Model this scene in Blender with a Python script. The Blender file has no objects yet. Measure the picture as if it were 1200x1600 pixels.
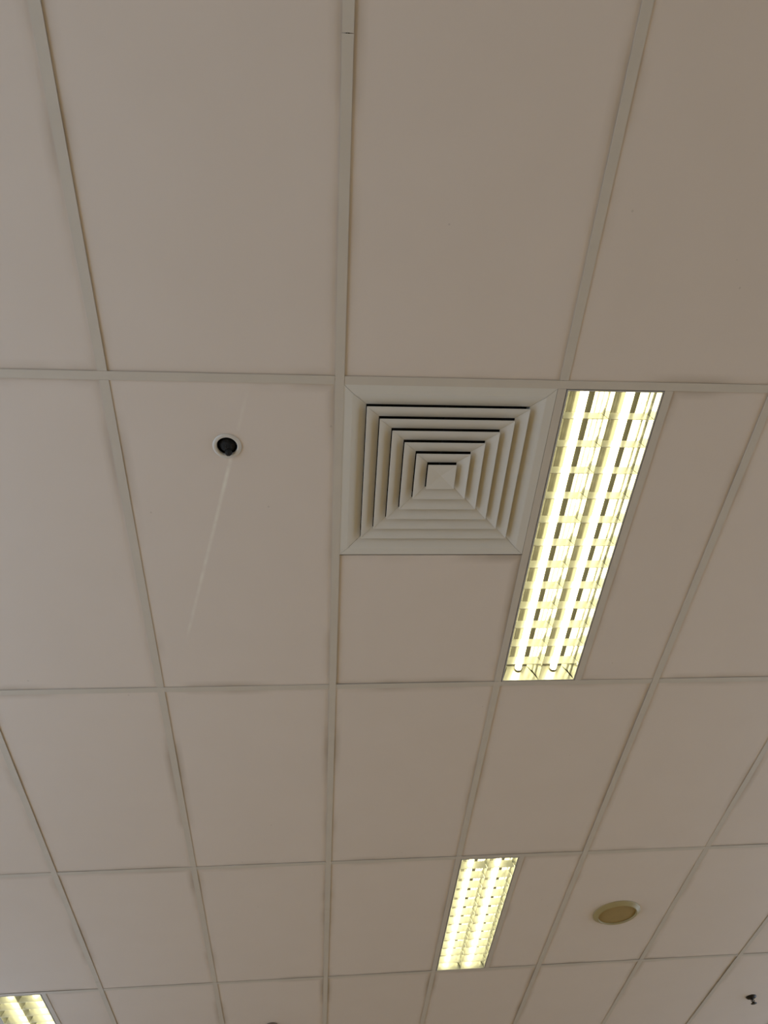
import bpy, bmesh, math, random
from mathutils import Vector, Matrix

random.seed(7)
scene = bpy.context.scene
COL = scene.collection
H = 3.0                                   # height of the ceiling grid above the floor

# ---------------------------------------------------------------- camera
cam_data = bpy.data.cameras.new('camera')
cam = bpy.data.objects.new('camera', cam_data)
COL.objects.link(cam)
r0 = Vector((0.99579166, -0.05704714, -0.07172577))      # image right
r1 = Vector((0.00380881, 0.80772567, -0.58954621))       # image down
r2 = Vector((0.09156667, 0.58679201, 0.80454377))        # viewing direction
M = Matrix.Identity(4)
for i in range(3):
    M[i][0] = r0[i]; M[i][1] = -r1[i]; M[i][2] = -r2[i]
M[0][3], M[1][3], M[2][3] = -0.05816, -0.84723, H - 1.74405
cam.matrix_world = M
cam_data.sensor_fit = 'VERTICAL'
cam_data.sensor_height = 36.0
cam_data.lens = 1140.617 / 1600 * 36.0
cam_data.clip_start = 0.02
scene.camera = cam

# ---------------------------------------------------------------- light
world = bpy.data.worlds.new('overcast_sky')
scene.world = world
world.use_nodes = True
bg = world.node_tree.nodes['Background']
bg.inputs[0].default_value = (0.64, 0.79, 1.0, 1)
bg.inputs[1].default_value = 2.75

vs = scene.view_settings
vs.view_transform = 'Standard'
vs.look = 'None'
vs.gamma = 1.0
vs.use_curve_mapping = False
vs.exposure = 0.0
scene.cycles.max_bounces = 7
scene.cycles.diffuse_bounces = 4
scene.cycles.glossy_bounces = 3
TUBE = (1.0, 0.92, 0.49)
TUBE_POWER = 11.5

# ---------------------------------------------------------------- materials
def material(name, color, rough=0.6, metal=0.0, bump=0.0, scale=60.0, vary=0.0, spec=0.5):
    m = bpy.data.materials.new(name)
    m.use_nodes = True
    nt = m.node_tree
    b = nt.nodes['Principled BSDF']
    b.inputs['Roughness'].default_value = rough
    b.inputs['Metallic'].default_value = metal
    b.inputs['Specular IOR Level'].default_value = spec
    b.inputs['Base Color'].default_value = (*color, 1)
    tc = nt.nodes.new('ShaderNodeTexCoord')
    nz = nt.nodes.new('ShaderNodeTexNoise')
    nz.inputs['Scale'].default_value = scale
    nz.inputs['Detail'].default_value = 4
    nt.links.new(tc.outputs['Object'], nz.inputs['Vector'])
    if vary:
        mx = nt.nodes.new('ShaderNodeMix'); mx.data_type = 'RGBA'
        mx.inputs[6].default_value = (*[c * (1 - vary) for c in color], 1)
        mx.inputs[7].default_value = (*[min(1, c * (1 + vary)) for c in color], 1)
        nt.links.new(nz.outputs[0], mx.inputs[0])
        nt.links.new(mx.outputs[2], b.inputs['Base Color'])
    if bump:
        bp = nt.nodes.new('ShaderNodeBump')
        bp.inputs['Strength'].default_value = bump
        bp.inputs['Distance'].default_value = 0.001
        nt.links.new(nz.outputs[0], bp.inputs['Height'])
        nt.links.new(bp.outputs[0], b.inputs['Normal'])
    return m

def nmath(nt, op, a, b=None, clamp=False):
    n = nt.nodes.new('ShaderNodeMath'); n.operation = op; n.use_clamp = clamp
    for i, v in enumerate((a, b)):
        if v is None: continue
        if isinstance(v, (int, float)): n.inputs[i].default_value = v
        else: nt.links.new(v, n.inputs[i])
    return n.outputs[0]

TILE_COL = (0.75, 0.68, 0.62)
def tile_material(name, w, l, streak=None):
    """vinyl faced board, with dust gathered unevenly along its edges"""
    m = bpy.data.materials.new(name); m.use_nodes = True
    nt = m.node_tree; b = nt.nodes['Principled BSDF']
    b.inputs['Roughness'].default_value = 0.62
    b.inputs['Specular IOR Level'].default_value = 0.3
    tc = nt.nodes.new('ShaderNodeTexCoord')
    info = nt.nodes.new('ShaderNodeObjectInfo')
    sx = nt.nodes.new('ShaderNodeSeparateXYZ'); nt.links.new(tc.outputs['Object'], sx.inputs[0])
    geo = nt.nodes.new('ShaderNodeNewGeometry')
    ex = nmath(nt, 'SUBTRACT', w / 2 - 0.01, nmath(nt, 'ABSOLUTE', sx.outputs[0]))
    ey = nmath(nt, 'SUBTRACT', l / 2 - 0.01, nmath(nt, 'ABSOLUTE', sx.outputs[1]))
    e = nmath(nt, 'MINIMUM', ex, ey)
    edge = nmath(nt, 'SUBTRACT', 1.0, nmath(nt, 'DIVIDE', e, 0.028), True)
    nz = nt.nodes.new('ShaderNodeTexNoise'); nz.inputs['Scale'].default_value = 2.3
    nz.inputs['Detail'].default_value = 3
    nt.links.new(geo.outputs['Position'], nz.inputs['Vector'])
    patch = nmath(nt, 'MULTIPLY', nmath(nt, 'SUBTRACT', nz.outputs[0], 0.47, True), 5.0, True)
    grime = nmath(nt, 'MULTIPLY', nmath(nt, 'MULTIPLY', edge, patch), 0.55)
    # faint blotches over the whole face
    nz2 = nt.nodes.new('ShaderNodeTexNoise'); nz2.inputs['Scale'].default_value = 5.0
    nz2.inputs['Detail'].default_value = 5
    nt.links.new(geo.outputs['Position'], nz2.inputs['Vector'])
    base = nt.nodes.new('ShaderNodeMix'); base.data_type = 'RGBA'
    base.inputs[6].default_value = (TILE_COL[0] * .965, TILE_COL[1] * .96, TILE_COL[2] * .95, 1)
    base.inputs[7].default_value = (TILE_COL[0] * 1.03, TILE_COL[1] * 1.035, TILE_COL[2] * 1.045, 1)
    f = nmath(nt, 'ADD', nmath(nt, 'MULTIPLY', nz2.outputs[0], 0.7), nmath(nt, 'MULTIPLY', info.outputs['Random'], 0.3))
    nt.links.new(f, base.inputs[0])
    col = base.outputs[2]
    dirt = nt.nodes.new('ShaderNodeMix'); dirt.data_type = 'RGBA'
    nt.links.new(grime, dirt.inputs[0]); nt.links.new(col, dirt.inputs[6])
    dirt.inputs[7].default_value = (0.40, 0.34, 0.27, 1)
    col = dirt.outputs[2]
    # scattered specks
    vo = nt.nodes.new('ShaderNodeTexVoronoi'); vo.inputs['Scale'].default_value = 7.0
    nt.links.new(geo.outputs['Position'], vo.inputs['Vector'])
    sp = nmath(nt, 'MULTIPLY', nmath(nt, 'LESS_THAN', vo.outputs['Distance'], 0.022), 0.25)
    spm = nt.nodes.new('ShaderNodeMix'); spm.data_type = 'RGBA'
    nt.links.new(sp, spm.inputs[0]); nt.links.new(col, spm.inputs[6])
    spm.inputs[7].default_value = (0.30, 0.25, 0.20, 1)
    col = spm.outputs[2]
    if streak:                            # pale line mixed into the colour of this one tile
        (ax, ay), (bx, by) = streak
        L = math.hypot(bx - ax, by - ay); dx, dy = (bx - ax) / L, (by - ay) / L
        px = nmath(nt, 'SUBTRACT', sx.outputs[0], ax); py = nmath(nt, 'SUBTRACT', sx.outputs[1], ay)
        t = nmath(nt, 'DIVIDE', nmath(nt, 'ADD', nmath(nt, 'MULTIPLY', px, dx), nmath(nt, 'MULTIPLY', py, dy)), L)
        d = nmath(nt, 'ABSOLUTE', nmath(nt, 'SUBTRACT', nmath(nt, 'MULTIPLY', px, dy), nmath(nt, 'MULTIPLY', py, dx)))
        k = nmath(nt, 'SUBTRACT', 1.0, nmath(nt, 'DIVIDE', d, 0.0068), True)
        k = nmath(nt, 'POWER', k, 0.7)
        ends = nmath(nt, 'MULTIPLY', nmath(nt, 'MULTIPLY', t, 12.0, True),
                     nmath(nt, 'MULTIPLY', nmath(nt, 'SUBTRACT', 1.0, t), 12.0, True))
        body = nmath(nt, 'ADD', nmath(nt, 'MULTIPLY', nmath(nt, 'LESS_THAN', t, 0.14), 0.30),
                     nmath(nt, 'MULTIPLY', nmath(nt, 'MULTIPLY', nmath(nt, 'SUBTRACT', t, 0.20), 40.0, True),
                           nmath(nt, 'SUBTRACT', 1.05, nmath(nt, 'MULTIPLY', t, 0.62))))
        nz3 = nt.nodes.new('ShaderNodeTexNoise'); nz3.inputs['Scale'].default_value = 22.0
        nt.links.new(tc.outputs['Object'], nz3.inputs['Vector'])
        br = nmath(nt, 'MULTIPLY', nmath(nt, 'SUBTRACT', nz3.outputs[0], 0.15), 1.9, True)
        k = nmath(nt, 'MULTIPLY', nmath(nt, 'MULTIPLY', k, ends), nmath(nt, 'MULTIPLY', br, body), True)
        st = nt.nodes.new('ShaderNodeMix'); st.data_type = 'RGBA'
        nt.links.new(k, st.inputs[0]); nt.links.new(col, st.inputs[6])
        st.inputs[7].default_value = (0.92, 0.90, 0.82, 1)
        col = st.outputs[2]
    nt.links.new(col, b.inputs['Base Color'])
    nb = nt.nodes.new('ShaderNodeTexNoise'); nb.inputs['Scale'].default_value = 9.0
    nt.links.new(geo.outputs['Position'], nb.inputs['Vector'])
    bp = nt.nodes.new('ShaderNodeBump'); bp.inputs['Strength'].default_value = 0.15
    bp.inputs['Distance'].default_value = 0.004
    nt.links.new(nb.outputs[0], bp.inputs['Height']); nt.links.new(bp.outputs[0], b.inputs['Normal'])
    return m

MAT = {
    'tee': material('painted_steel_tee', (0.63, 0.59, 0.525), 0.5, vary=0.06, scale=9),
    'web': material('galvanised_web', (0.22, 0.21, 0.20), 0.6),
    'slab': material('bare_concrete_soffit', (0.10, 0.10, 0.10), 0.9, vary=0.2, scale=6),
    'wall': material('painted_wall', (0.62, 0.50, 0.36), 0.8, vary=0.03, scale=4),
    'floor': material('brown_vinyl_floor', (0.60, 0.375, 0.115), 0.7, vary=0.12, scale=8),
    'vent': material('painted_aluminium_vent', (0.71, 0.70, 0.655), 0.42, vary=0.03, scale=14),
    'duct': material('duct_painted_shade', (0.015, 0.016, 0.018), 0.8, vary=0.3, scale=30),  # near-black colour stands in for the unlit depth of the duct
    'trim': material('luminaire_trim', (0.50, 0.49, 0.46), 0.45),
    'housing': material('luminaire_housing', (0.60, 0.60, 0.56), 0.5),
    'mirror': material('brushed_aluminium_reflector', (0.38, 0.38, 0.35), 0.16, 1.0, bump=0.35, scale=35),
    'top': material('top_plate_dark_reflection', (0.11, 0.105, 0.09), 0.36, 0.45, bump=0.2, scale=35),  # dark colour stands in for a mirror reflecting the dim room
    'blade': material('aluminium_louvre_blade', (0.62, 0.62, 0.58), 0.28, 0.60, bump=0.1, scale=30),
    'cap': material('tube_end_cap', (0.7, 0.7, 0.7), 0.3, 1.0),
    'ring': material('white_plastic_ring', (0.68, 0.66, 0.61), 0.45, vary=0.05, scale=30),
    'black': material('black_plastic', (0.004, 0.004, 0.004), 0.6, bump=0.4, scale=200),
    'dust': material('dusty_black_gauze', (0.005, 0.0053, 0.0048), 0.8, vary=0.9, scale=180, bump=1.0),
    'yellow': material('yellowed_plastic', (0.40, 0.33, 0.16), 0.4, vary=0.06, scale=20),
    'yellow_dark': material('yellowed_plastic_face', (0.36, 0.265, 0.105), 0.55, vary=0.10, scale=25),
    'sprinkler': material('dark_bronze', (0.030, 0.025, 0.018), 0.4, 0.6),
    'bronze': material('brown_painted_metal', (0.20, 0.15, 0.115), 0.5, 0.2),
    'frame': material('white_added_frame', (0.75, 0.75, 0.73), 0.5),
}
tube_mat = bpy.data.materials.new('lit_fluorescent_tube'); tube_mat.use_nodes = True
_b = tube_mat.node_tree.nodes['Principled BSDF']
_b.inputs['Base Color'].default_value = (0.9, 0.9, 0.85, 1)
_b.inputs['Emission Color'].default_value = (*TUBE, 1)
_b.inputs['Emission Strength'].default_value = TUBE_POWER
MAT['tube'] = tube_mat

# ---------------------------------------------------------------- helpers
def mesh_from(bm, name, mat, smooth=False):
    bmesh.ops.recalc_face_normals(bm, faces=bm.faces)
    me = bpy.data.meshes.new(name)
    bm.to_mesh(me); bm.free()
    me.materials.append(mat)
    if smooth:
        for p in me.polygons: p.use_smooth = True
    return me

def link(name, me, parent=None, loc=(0, 0, 0), rot=(0, 0, 0)):
    o = bpy.data.objects.new(name, me); COL.objects.link(o)
    o.location = loc; o.rotation_euler = rot
    if parent is not None: o.parent = parent
    return o

def tag(o, label, cat, group=None):
    o['label'] = label; o['category'] = cat
    if group: o['group'] = group
    return o

def struct(o):
    o['kind'] = 'structure'; return o

def box(bm, x0, x1, y0, y1, z0, z1):
    v = [bm.verts.new((x, y, z)) for z in (z0, z1) for y in (y0, y1) for x in (x0, x1)]
    for f in ((0, 1, 3, 2), (4, 6, 7, 5), (0, 4, 5, 1), (2, 3, 7, 6), (0, 2, 6, 4), (1, 5, 7, 3)):
        bm.faces.new([v[i] for i in f])
    return v

def boxes(name, mat, items):
    bm = bmesh.new()
    for it in items: box(bm, *it)
    return mesh_from(bm, name, mat)

def extrude_profile(bm, pts, y0, y1):
    """closed (x, z) outline swept along y"""
    a = [bm.verts.new((x, y0, z)) for x, z in pts]
    b = [bm.verts.new((x, y1, z)) for x, z in pts]
    n = len(pts)
    for i in range(n):
        bm.faces.new((a[i], a[(i + 1) % n], b[(i + 1) % n], b[i]))
    bm.faces.new(a); bm.faces.new(b[::-1])

def square_ring(bm, pts, g=0.0):
    """closed (half_width, z) outline carried round a square; g leaves a hairline joint at each mitre"""
    n = len(pts)
    for k in range(4):
        c, sn = (1, 0, -1, 0)[k], (0, 1, 0, -1)[k]
        rows = []
        for e in (-1, 1):
            rows.append([bm.verts.new((c * e * (h - g) - sn * h, sn * e * (h - g) + c * h, z)) for h, z in pts])
        for i in range(n):
            bm.faces.new((rows[0][i], rows[1][i], rows[1][(i + 1) % n], rows[0][(i + 1) % n]))
        if g:
            bm.faces.new(rows[0][::-1]); bm.faces.new(rows[1])

def lathe(bm, pts, n=40, closed=True, cx=0, cy=0):
    """(radius, z) outline turned round the vertical axis"""
    rows = []
    for r, z in pts:
        if r < 1e-6: rows.append([bm.verts.new((cx, cy, z))])
        else: rows.append([bm.verts.new((cx + r * math.cos(2 * math.pi * k / n), cy + r * math.sin(2 * math.pi * k / n), z)) for k in range(n)])
    m = len(rows)
    for i in range(m if closed else m - 1):
        A, B = rows[i], rows[(i + 1) % m]
        for k in range(n):
            k2 = (k + 1) % n
            q = []
            for v in (A[k % len(A)], A[k2 % len(A)], B[k2 % len(B)], B[k % len(B)]):
                if v not in q: q.append(v)
            if len(q) > 2: bm.faces.new(q)

def copy_tree(src, loc):
    r = src.copy(); COL.objects.link(r); r.location = loc
    for ch in list(src.children):
        c = ch.copy(); COL.objects.link(c); c.parent = r
        for g in list(ch.children):
            d = g.copy(); COL.objects.link(d); d.parent = c
    return r

# ---------------------------------------------------------------- room shell
U, V = 0.6, 1.2                            # grid pitch across and along
U0, U1, V0, V1 = -5, 9, -3, 8              # extent of the ceiling in grid cells
X0, X1, Y0, Y1 = U0 * U, U1 * U, V0 * V, V1 * V
TOP = H + 0.40

struct(link('floor', boxes('floor', MAT['floor'], [(X0 - .2, X1 + .2, Y0 - .2, Y1 + .2, -0.1, 0)])))
ceiling = struct(link('ceiling', boxes('ceiling', MAT['slab'], [(X0 - .2, X1 + .2, Y0 - .2, Y1 + .2, TOP, TOP + .12)])))

def wall_with_windows(name, fixed, t, along, a0, a1, wins, z0, z1):
    items = []
    def add(p, q, za, zb):
        items.append((fixed, fixed + t, p, q, za, zb) if along == 'y' else (p, q, fixed, fixed + t, za, zb))
    cur = a0
    for p, q in wins:
        add(cur, p, 0, TOP); add(p, q, 0, z0); add(p, q, z1, TOP); cur = q
    add(cur, a1, 0, TOP)
    return struct(link(name, boxes(name, MAT['wall'], items)))

WZ0, WZ1 = 0.7, 2.75
ADDED_WINDOWS = {'left': [(-3.4, -0.9), (-0.7, 1.7), (2.9, 4.5), (6.6, 8.9)],  # unseen windows, added and placed to set the ceiling's brightness and tint
           'right': [(-3.2, -0.6), (-0.2, 2.4), (3.2, 7.0)],
           'front': [], 'back': []}
PLACE = {'left': (X0 - .2, 'y', Y0, Y1), 'right': (X1, 'y', Y0, Y1),
         'front': (Y0 - .2, 'x', X0 - .2, X1 + .2), 'back': (Y1, 'x', X0 - .2, X1 + .2)}
FACING = {'left': (math.pi / 2, 0, -math.pi / 2), 'right': (math.pi / 2, 0, math.pi / 2),
          'front': (math.pi / 2, 0, 0), 'back': (-math.pi / 2, 0, 0)}
n = 0
for side, wins in ADDED_WINDOWS.items():
    fixed, along, a0, a1 = PLACE[side]
    wall_with_windows('wall_' + side, fixed, .2, along, a0, a1, wins, WZ0, WZ1)
    for p, q in wins:
        n += 1
        m = (p + q) / 2; f = 0.05; it = []
        for a, b, za, zb in ((p, p + f, WZ0, WZ1), (q - f, q, WZ0, WZ1), (m - f / 2, m + f / 2, WZ0, WZ1), (p, q, WZ0, WZ0 + f), (p, q, WZ1 - f, WZ1)):
            it.append((fixed + .07, fixed + .13, a, b, za, zb) if along == 'y' else (a, b, fixed + .07, fixed + .13, za, zb))
        struct(link('window_%d' % n, boxes('window_frame', MAT['frame'], it)))
        ld = bpy.data.lights.new('daylight_portal', 'AREA'); ld.shape = 'RECTANGLE'
        ld.size = q - p; ld.size_y = WZ1 - WZ0; ld.cycles.is_portal = True
        lo = bpy.data.objects.new('daylight_portal', ld); COL.objects.link(lo)
        fo = fixed + (.04 if side in ('left', 'front') else .16)
        lo.location = (fo, m, (WZ0 + WZ1) / 2) if along == 'y' else (m, fo, (WZ0 + WZ1) / 2)
        lo.rotation_euler = FACING[side]

# ---------------------------------------------------------------- ceiling grid: tees
FL = 0.012                                 # half the width of a tee's visible face
def tee_mesh(name, length, along_y, z=0.0, fl=FL):
    bm = bmesh.new()
    prof = [(-fl, z), (fl, z), (fl, z + .0009), (.0012, z + .0012), (.0012, z + .034), (-.0012, z + .034), (-.0012, z + .0012), (-fl, z + .0009)]
    extrude_profile(bm, prof, -length / 2, length / 2)
    if not along_y:
        for v in bm.verts: v.co = Vector((v.co.y, -v.co.x, v.co.z))
    me = mesh_from(bm, name, MAT['tee'])
    me.materials.append(MAT['web'])
    for p in me.polygons:
        if p.center.z > z + 0.01: p.material_index = 1
    return me

main_len = 3.6
main_me = tee_mesh('main_tee', main_len - .0016, True)
row_me = tee_mesh('cross_tee', 2 * U - 2 * FL - .001, False, 0.0006)
col_me = tee_mesh('cross_tee', V - 2 * FL - .001, True, 0.0009)
for u in range(U0, U1 + 1):
    if u % 2 == 0:
        y = (-0.76 if u == 0 else -0.10) - main_len * 2
        while y < Y1:
            a, b = max(y, Y0), min(y + main_len, Y1)
            if b - a > 0.05:
                me = main_me if abs((b - a) - main_len) < 1e-4 else tee_mesh('main_tee', b - a - .0016, True)
                link('main_tee', me, ceiling, (u * U, (a + b) / 2, H))
            y += main_len
    else:
        for v in range(V0, V1):
            link('cross_tee', col_me, ceiling, (u * U, (v + .5) * V, H))
for v in range(V0, V1 + 1):
    for u in range(U0 - 1, U1, 2):
        if u < U0:
            link('cross_tee', tee_mesh('cross_tee', U - 2 * FL, False, .0006), ceiling, ((U0 + .5) * U, v * V, H)); continue
        if u + 2 > U1:
            link('cross_tee', tee_mesh('cross_tee', U - 2 * FL, False, .0006), ceiling, ((u + .5) * U, v * V, H)); continue
        link('cross_tee', row_me, ceiling, ((u + 1) * U, v * V, H))

# ---------------------------------------------------------------- ceiling grid: tiles
LIGHTS = {(1, 0), (1, 2), (-3, 3)}
VENT = (0, 0)
SENSOR_TILE = (-1, 0)
SENSOR = (-0.304, 0.205)
TH = 0.012
def tile_mesh(w, l, mat, name='ceiling_tile'):
    bm = bmesh.new(); c = .0012
    for z, s in ((0, c), (c, 0), (TH, 0)):
        for sx, sy in ((-1, -1), (1, -1), (1, 1), (-1, 1)):
            bm.verts.new((sx * (w / 2 - s), sy * (l / 2 - s), z))
    bm.verts.ensure_lookup_table(); q = bm.verts
    bm.faces.new([q[i] for i in (3, 2, 1, 0)]); bm.faces.new([q[i] for i in (8, 9, 10, 11)])
    for r in (0, 4):
        for k in range(4):
            bm.faces.new((q[r + k], q[r + (k + 1) % 4], q[r + 4 + (k + 1) % 4], q[r + 4 + k]))
    return mesh_from(bm, name, mat)

def tile_hole_mesh(w, l, hx, hy, r, mat):
    bm = bmesh.new(); angs = [2 * math.pi * k / 40 for k in range(40)]
    for cx, cy in ((w / 2, l / 2), (-w / 2, l / 2), (-w / 2, -l / 2), (w / 2, -l / 2)):
        angs.append(math.atan2(cy - hy, cx - hx) % (2 * math.pi))
    angs.sort(); lo = []
    for a in angs:
        c, s = math.cos(a), math.sin(a); t = 1e9
        if c > 1e-9: t = min(t, (w / 2 - hx) / c)
        if c < -1e-9: t = min(t, (-w / 2 - hx) / c)
        if s > 1e-9: t = min(t, (l / 2 - hy) / s)
        if s < -1e-9: t = min(t, (-l / 2 - hy) / s)
        lo.append([bm.verts.new(p) for p in ((hx + r * c, hy + r * s, 0), (hx + t * c, hy + t * s, 0), (hx + t * c, hy + t * s, TH), (hx + r * c, hy + r * s, TH))])
    m = len(lo)
    for i in range(m):
        A, B = lo[i], lo[(i + 1) % m]
        for k in range(4): bm.faces.new((A[k], B[k], B[(k + 1) % 4], A[(k + 1) % 4]))
    return mesh_from(bm, 'ceiling_tile', mat)

TW, TL = U - .008, V - .008
m_full = tile_material('vinyl_tile', TW, TL)
tile_me = tile_mesh(TW, TL, m_full)
half_me = tile_mesh(U / 2 - .008, TL, tile_material('vinyl_half_tile', U / 2 - .008, TL))
REST = 0.0030                              # tiles lie a little proud of the tee flanges
def place_tile(me, x, y, w, l):
    # boards are slightly warped, so every one lies at its own small tilt
    rx = random.uniform(-1, 1) * .0012 / l; ry = random.uniform(-1, 1) * .0012 / w
    return link('ceiling_tile', me, ceiling, (x + random.uniform(-.001, .001), y + random.uniform(-.001, .001), H + REST + random.uniform(0, .0012)), (rx, ry, 0))
for u in range(U0, U1):
    for v in range(V0, V1):
        cx, cy = (u + .5) * U, (v + .5) * V
        if (u, v) in LIGHTS:
            place_tile(half_me, (u + .75) * U, cy, U / 2, TL)
            link('cross_tee', col_me, ceiling, ((u + .5) * U, cy, H))
        elif (u, v) == VENT:
            l = 0.602
            place_tile(tile_mesh(TW, l, tile_material('vinyl_short_tile', TW, l)), cx, V - .004 - l / 2, TW, l)
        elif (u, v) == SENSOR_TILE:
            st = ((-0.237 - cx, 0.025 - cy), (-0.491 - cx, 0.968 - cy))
            me = tile_hole_mesh(TW, TL, SENSOR[0] - cx, SENSOR[1] - cy, .034, tile_material('vinyl_streaked_tile', TW, TL, st))
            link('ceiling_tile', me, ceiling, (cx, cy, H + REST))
        else:
            place_tile(tile_me, cx, cy, TW, TL)

# ---------------------------------------------------------------- square air diffuser
vent = link('air_diffuser', None, None, (0.299, 0.300, H))
tag(vent, 'square white ceiling air vent with nested vanes beside the large lit luminaire', 'vent')
SL = 2.6; ZT = 0.0135; T = 0.0012
bm = bmesh.new()
square_ring(bm, [(.2880, .0016), (.2880, .0006), (.2640, .0), (.2610, .0008), (.2610 - SL * ZT, ZT), (.2610 - SL * ZT, ZT + .03), (.2610 - SL * ZT + .002, ZT + .03), (.2610 - SL * ZT + .002, ZT + .001), (.2625, .0024), (.2870, .0024)], .0006)
link('vent_frame', mesh_from(bm, 'vent_frame', MAT['vent']), vent)
halfs = [.2245, .1878, .1511, .1144, .0777]
for h in halfs:
    bm = bmesh.new()
    square_ring(bm, [(h, .0), (h - .0010, -.0002), (h - .0022, .0004), (h - SL * ZT, ZT), (h - SL * ZT, ZT + T), (h - .0020, .0026), (h, .0022)], .0003)
    link('vent_vane', mesh_from(bm, 'vent_vane', MAT['vent']), vent)
bm = bmesh.new()                           # shallow pyramid in the middle
h = .041
a = [bm.verts.new((sx * h, sy * h, 0)) for sx, sy in ((1, 1), (-1, 1), (-1, -1), (1, -1))]
b = [bm.verts.new((sx * h, sy * h, .002)) for sx, sy in ((1, 1), (-1, 1), (-1, -1), (1, -1))]
p0 = bm.verts.new((0, 0, .0075)); p1 = bm.verts.new((0, 0, .0105))
for k in range(4):
    k2 = (k + 1) % 4
    bm.faces.new((a[k], a[k2], p0)); bm.faces.new((b[k2], b[k], p1)); bm.faces.new((a[k], b[k], b[k2], a[k2]))
link('vent_cap', mesh_from(bm, 'vent_cap', MAT['vent']), vent)
bm = bmesh.new()                           # cross rods that carry the vanes, up in the neck
box(bm, -.215, .215, -.003, .003, .030, .034); box(bm, -.003, .003, -.215, .215, .0341, .038); box(bm, -.004, .004, -.004, .004, .010, .040)
link('vent_spider', mesh_from(bm, 'vent_spider', MAT['duct']), vent)
bm = bmesh.new()
square_ring(bm, [(.2215, .0545), (.2215, .25), (.2235, .25), (.2235, .0545)])
box(bm, -.2235, .2235, -.2235, .2235, .25, .252)
link('vent_duct', mesh_from(bm, 'vent_duct', MAT['duct']), vent)

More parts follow.
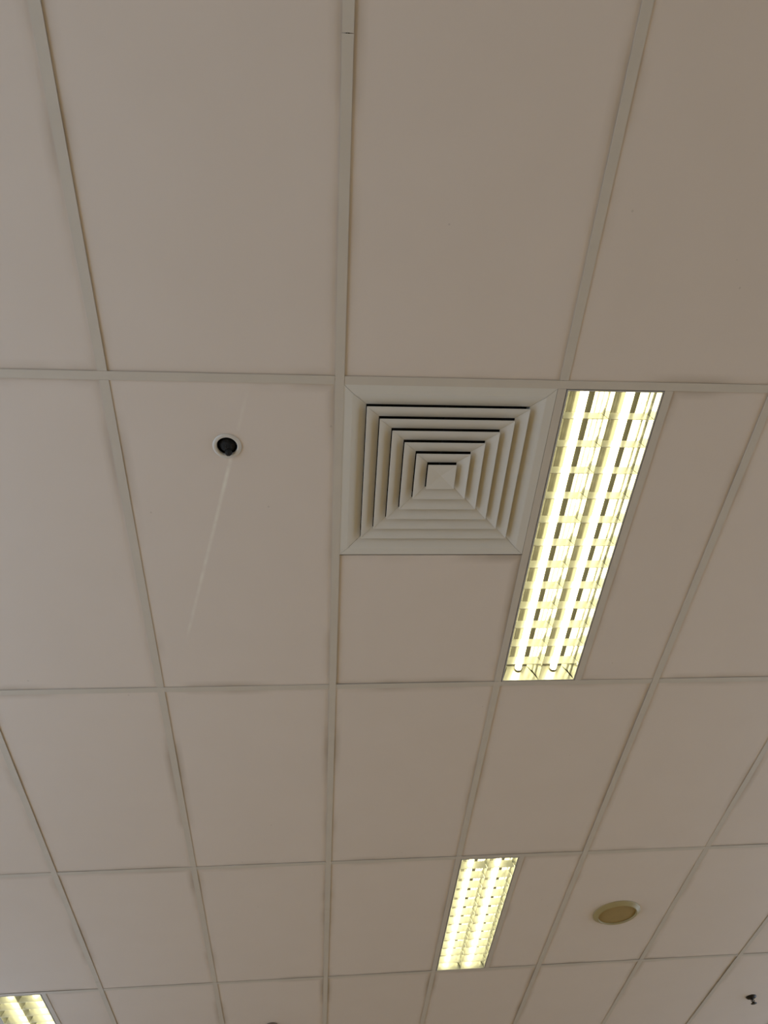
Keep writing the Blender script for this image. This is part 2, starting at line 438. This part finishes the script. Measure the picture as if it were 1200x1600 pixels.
# ---------------------------------------------------------------- recessed louvre luminaires
LW, LL = 0.276, 1.176                      # clear opening between the tees
NB = 12
def make_luminaire():
    root = link('louvre_luminaire', None)
    hw, hl = LW / 2, LL / 2
    # trim: a thin folded rim round the opening
    bm = bmesh.new(); e = .0022; f = .0060  # a dark slot is left between rim and tee
    for a in ((-hw + e, -hw + f, -hl + e, hl - e), (hw - f, hw - e, -hl + e, hl - e), (-hw + f, hw - f, -hl + e, -hl + f), (-hw + f, hw - f, hl - f, hl - e)):
        box(bm, *a, 0.0002, .010)
    link('trim_frame', mesh_from(bm, 'trim_frame', MAT['trim']), root)
    # housing tray
    bm = bmesh.new(); t = .001; w2, l2, zt = hw + .004, hl + .004, .088
    box(bm, -w2, w2, -l2, l2, zt, zt + t)
    for a in ((-w2, -w2 + t, -l2, l2), (w2 - t, w2, -l2, l2), (-w2 + t, w2 - t, -l2, -l2 + t), (-w2 + t, w2 - t, l2 - t, l2)):
        box(bm, *a, .0105, zt)
    link('housing', mesh_from(bm, 'housing', MAT['housing']), root)
    iw = hw - f; cw = iw                    # each lamp cell is cw wide
    zi, a_top, hr = .0015, .0295, .0640       # wing foot height, inset at top, height
    prof = []
    wob = (0, .0003, .0002, .0009, -.0002, .0008, -.0003, .0)
    for k in range(8):                      # parabola rolled in narrow facets
        q = k / 7
        prof.append((a_top * (q ** 1.45) + wob[k], zi + (hr - zi) * q))
    for c in (-1, 1):
        x0 = -iw if c < 0 else 0.0004
        x1 = -0.0004 if c < 0 else iw
        xc = (x0 + x1) / 2
        for sgn, xb in ((1, x0), (-1, x1)):
            bm = bmesh.new()
            pts = [(xb + sgn * x, z) for x, z in prof] + [(xb + sgn * (x - .0006), z + .0004) for x, z in prof[::-1]]
            extrude_profile(bm, pts, -hl + f, hl - f)
            link('side_reflector', mesh_from(bm, 'side_reflector', MAT['mirror']), root)
        # ridged top reflector above the tube
        bm = bmesh.new(); w = (x1 - x0) - 2 * a_top
        pts = []
        for k in range(9):
            pts.append((xc - w / 2 + w * k / 8, hr + .0003 + (.0005 if k % 2 else .0)))
        pts = pts + [(x, z + .0008) for x, z in pts[::-1]]
        extrude_profile(bm, pts, -hl + f, hl - f)
        link('top_reflector', mesh_from(bm, 'top_reflector', MAT['top']), root)
        # tube with metal end caps
        zt, rt = .0500, .0117
        def cyl(bm, y0, y1, r, n=20):
            A = [bm.verts.new((xc + r * math.cos(2 * math.pi * k / n), y0, zt + r * math.sin(2 * math.pi * k / n))) for k in range(n)]
            B = [bm.verts.new((xc + r * math.cos(2 * math.pi * k / n), y1, zt + r * math.sin(2 * math.pi * k / n))) for k in range(n)]
            for k in range(n): bm.faces.new((A[k], A[(k + 1) % n], B[(k + 1) % n], B[k]))
            bm.faces.new(A); bm.faces.new(B[::-1])
        bm = bmesh.new(); cyl(bm, -hl + .016, hl - .016, rt)
        tube = link('fluorescent_tube', mesh_from(bm, 'fluorescent_tube', MAT['tube'], True), root)
        for y0, y1 in ((-hl + .0105, -hl + .0158), (hl - .0158, hl - .0105)):
            bm = bmesh.new(); cyl(bm, y0, y1, rt + .0006)
            link('end_cap', mesh_from(bm, 'end_cap', MAT['cap'], True), tube)
        # cross blades: thin V sections following the wings
        def inset(z): return a_top * (max(0, (z - zi) / (hr - zi)) ** 1.45)
        bm = bmesh.new(); hb = .0350
        lv = []
        for z, ty in ((.0012, .0008), (.016, .0013), (hb, .0022)):
            i = inset(z) + .0012
            lv.append([bm.verts.new((x, y, z)) for x, y in ((x0 + i, -ty), (x1 - i, -ty), (x1 - i, ty), (x0 + i, ty))])
        for A, B in zip(lv, lv[1:]):
            for k in range(4): bm.faces.new((A[k], A[(k + 1) % 4], B[(k + 1) % 4], B[k]))
        bm.faces.new(lv[0][::-1]); bm.faces.new(lv[-1])
        blade = mesh_from(bm, 'louvre_blade', MAT['blade'])
        for k in range(1, NB + 1):
            link('louvre_blade', blade, root, (0, -hl + LL * k / (NB + 1), 0))
        # end plates, sloping up and in like the blades
        for s in (-1, 1):
            bm = bmesh.new(); ye = s * (hl - f)
            A = [bm.verts.new(p) for p in ((x0, ye, .0012), (x1, ye, .0012), (x1 - a_top, ye - s * .004, hr), (x0 + a_top, ye - s * .004, hr))]
            B = [bm.verts.new((v.co.x, v.co.y + s * .0008, v.co.z)) for v in A]
            bm.faces.new(A); bm.faces.new(B[::-1])
            for k in range(4): bm.faces.new((A[k], A[(k + 1) % 4], B[(k + 1) % 4], B[k]))
            link('end_plate', mesh_from(bm, 'end_plate', MAT['blade']), root)
    return root

lum = make_luminaire()
spots = [((1, 0), 'large lit twin-tube louvre luminaire next to the square air vent'),
         ((1, 2), 'smaller-looking lit twin-tube louvre luminaire left of the round yellowed cover'),
         ((-3, 3), 'lit twin-tube louvre luminaire cut off at the bottom left corner')]
for i, ((u, v), lab) in enumerate(spots):
    loc = ((u + .25) * U, (v + .5) * V, H)
    o = lum if i == 0 else copy_tree(lum, loc)
    o.location = loc
    tag(o, lab, 'light', 'recessed louvre luminaires')

# ---------------------------------------------------------------- black sensor in a white ring
s = link('ceiling_sensor', None, None, (SENSOR[0], SENSOR[1], H + REST))
tag(s, 'small black dusty round fitting in a white ring on the tile with a pale streak', 'sensor')
bm = bmesh.new()
lathe(bm, [(.0390, -.0002), (.0382, -.0030), (.0340, -.0042), (.0300, -.0040), (.0283, -.0028), (.0275, .004), (.0275, .020), (.0290, .020), (.0290, -.0002)], 48)
link('trim_ring', mesh_from(bm, 'trim_ring', MAT['ring'], True), s)
bm = bmesh.new()
lathe(bm, [(.0274, .0045), (.0274, .045), (0, .045), (0, .046), (.0282, .046), (.0282, .0205), (.0274, .0205)], 40)
link('cup', mesh_from(bm, 'cup', MAT['black'], True), s)
bm = bmesh.new()                           # fluffy, dust-covered core hanging in the cup
bmesh.ops.create_icosphere(bm, subdivisions=4, radius=.0235)
rr = random.Random(3)
for v in bm.verts:
    v.co *= 1 + rr.uniform(-.035, .035); v.co.z = v.co.z * .95 + .0165; v.co.y += .002
link('dusty_core', mesh_from(bm, 'dusty_core', MAT['dust']), s)
bm = bmesh.new()
bmesh.ops.create_icosphere(bm, subdivisions=3, radius=.0095)
for v in bm.verts:
    v.co *= 1 + rr.uniform(-.08, .08); v.co.z = v.co.z * .95 - .0085; v.co.y += .0165; v.co.x += .004
link('dust_tip', mesh_from(bm, 'dust_tip', MAT['dust']), s)

# ---------------------------------------------------------------- round yellowed cover
c = link('round_cover', None, None, (1.508, 3.010, H + REST))
tag(c, 'round yellowed plastic cover plate to the right of a lit luminaire', 'ceiling cover')
bm = bmesh.new()
lathe(bm, [(.1250, .0), (.1250, -.0025), (.1215, -.0045), (.1060, -.0135), (.1035, -.0155), (.1010, -.0160), (.0990, -.0150), (.0985, -.0080), (.0985, .0)], 64)
link('cover_rim', mesh_from(bm, 'cover_rim', MAT['yellow'], True), c)
bm = bmesh.new()
lathe(bm, [(0, -.0108), (.06, -.0102), (.0965, -.0085), (.0984, -.0080), (.0984, -.0040), (0, -.0040)], 64, closed=False)
link('cover_face', mesh_from(bm, 'cover_face', MAT['yellow_dark'], True), c)

# ---------------------------------------------------------------- sprinkler heads
def make_sprinkler(mat):
    root = link('sprinkler_head', None)
    bm = bmesh.new()
    lathe(bm, [(.0330, .0), (.0330, -.0030), (.0270, -.0085), (.0150, -.0120), (.0115, -.0120), (.0115, .0)], 32)
    link('escutcheon', mesh_from(bm, 'escutcheon', mat, True), root)
    bm = bmesh.new()
    lathe(bm, [(0, .0), (.0112, .0), (.0112, -.0140), (.0085, -.0150), (0, -.0150)], 24, closed=False)
    link('sprinkler_body', mesh_from(bm, 'sprinkler_body', MAT['sprinkler'], True), root)
    for sg in (-1, 1):
        bm = bmesh.new()
        path = [(.0070, -.0150), (.0100, -.0190), (.0100, -.0260), (.0045, -.0350)]
        pts = [(sg * (x + .0016), z) for x, z in path] + [(sg * (x - .0016), z) for x, z in path[::-1]]
        extrude_profile(bm, pts, -.002, .002)
        link('yoke_arm', mesh_from(bm, 'yoke_arm', MAT['sprinkler']), root)
    bm = bmesh.new()
    lathe(bm, [(0, -.0152), (.0040, -.0152), (.0040, -.0350), (0, -.0350)], 12, closed=False)
    link('heat_bulb', mesh_from(bm, 'heat_bulb', MAT['sprinkler'], True), root)
    bm = bmesh.new()
    lathe(bm, [(0, -.0352), (.0060, -.0352), (.0185, -.0372), (.0185, -.0392), (0, -.0390)], 24, closed=False)
    link('deflector', mesh_from(bm, 'deflector', MAT['sprinkler'], True), root)
    return root
sp = make_sprinkler(MAT['sprinkler'])
sp.location = (2.697, 4.222, H + REST)
tag(sp, 'small black pendent sprinkler head near the bottom right corner', 'sprinkler', 'sprinkler heads')
sp2 = make_sprinkler(MAT['bronze'])
sp2.location = (-0.312, 4.212, H + REST)
tag(sp2, 'brown sprinkler head just showing at the bottom edge left of centre', 'sprinkler', 'sprinkler heads')
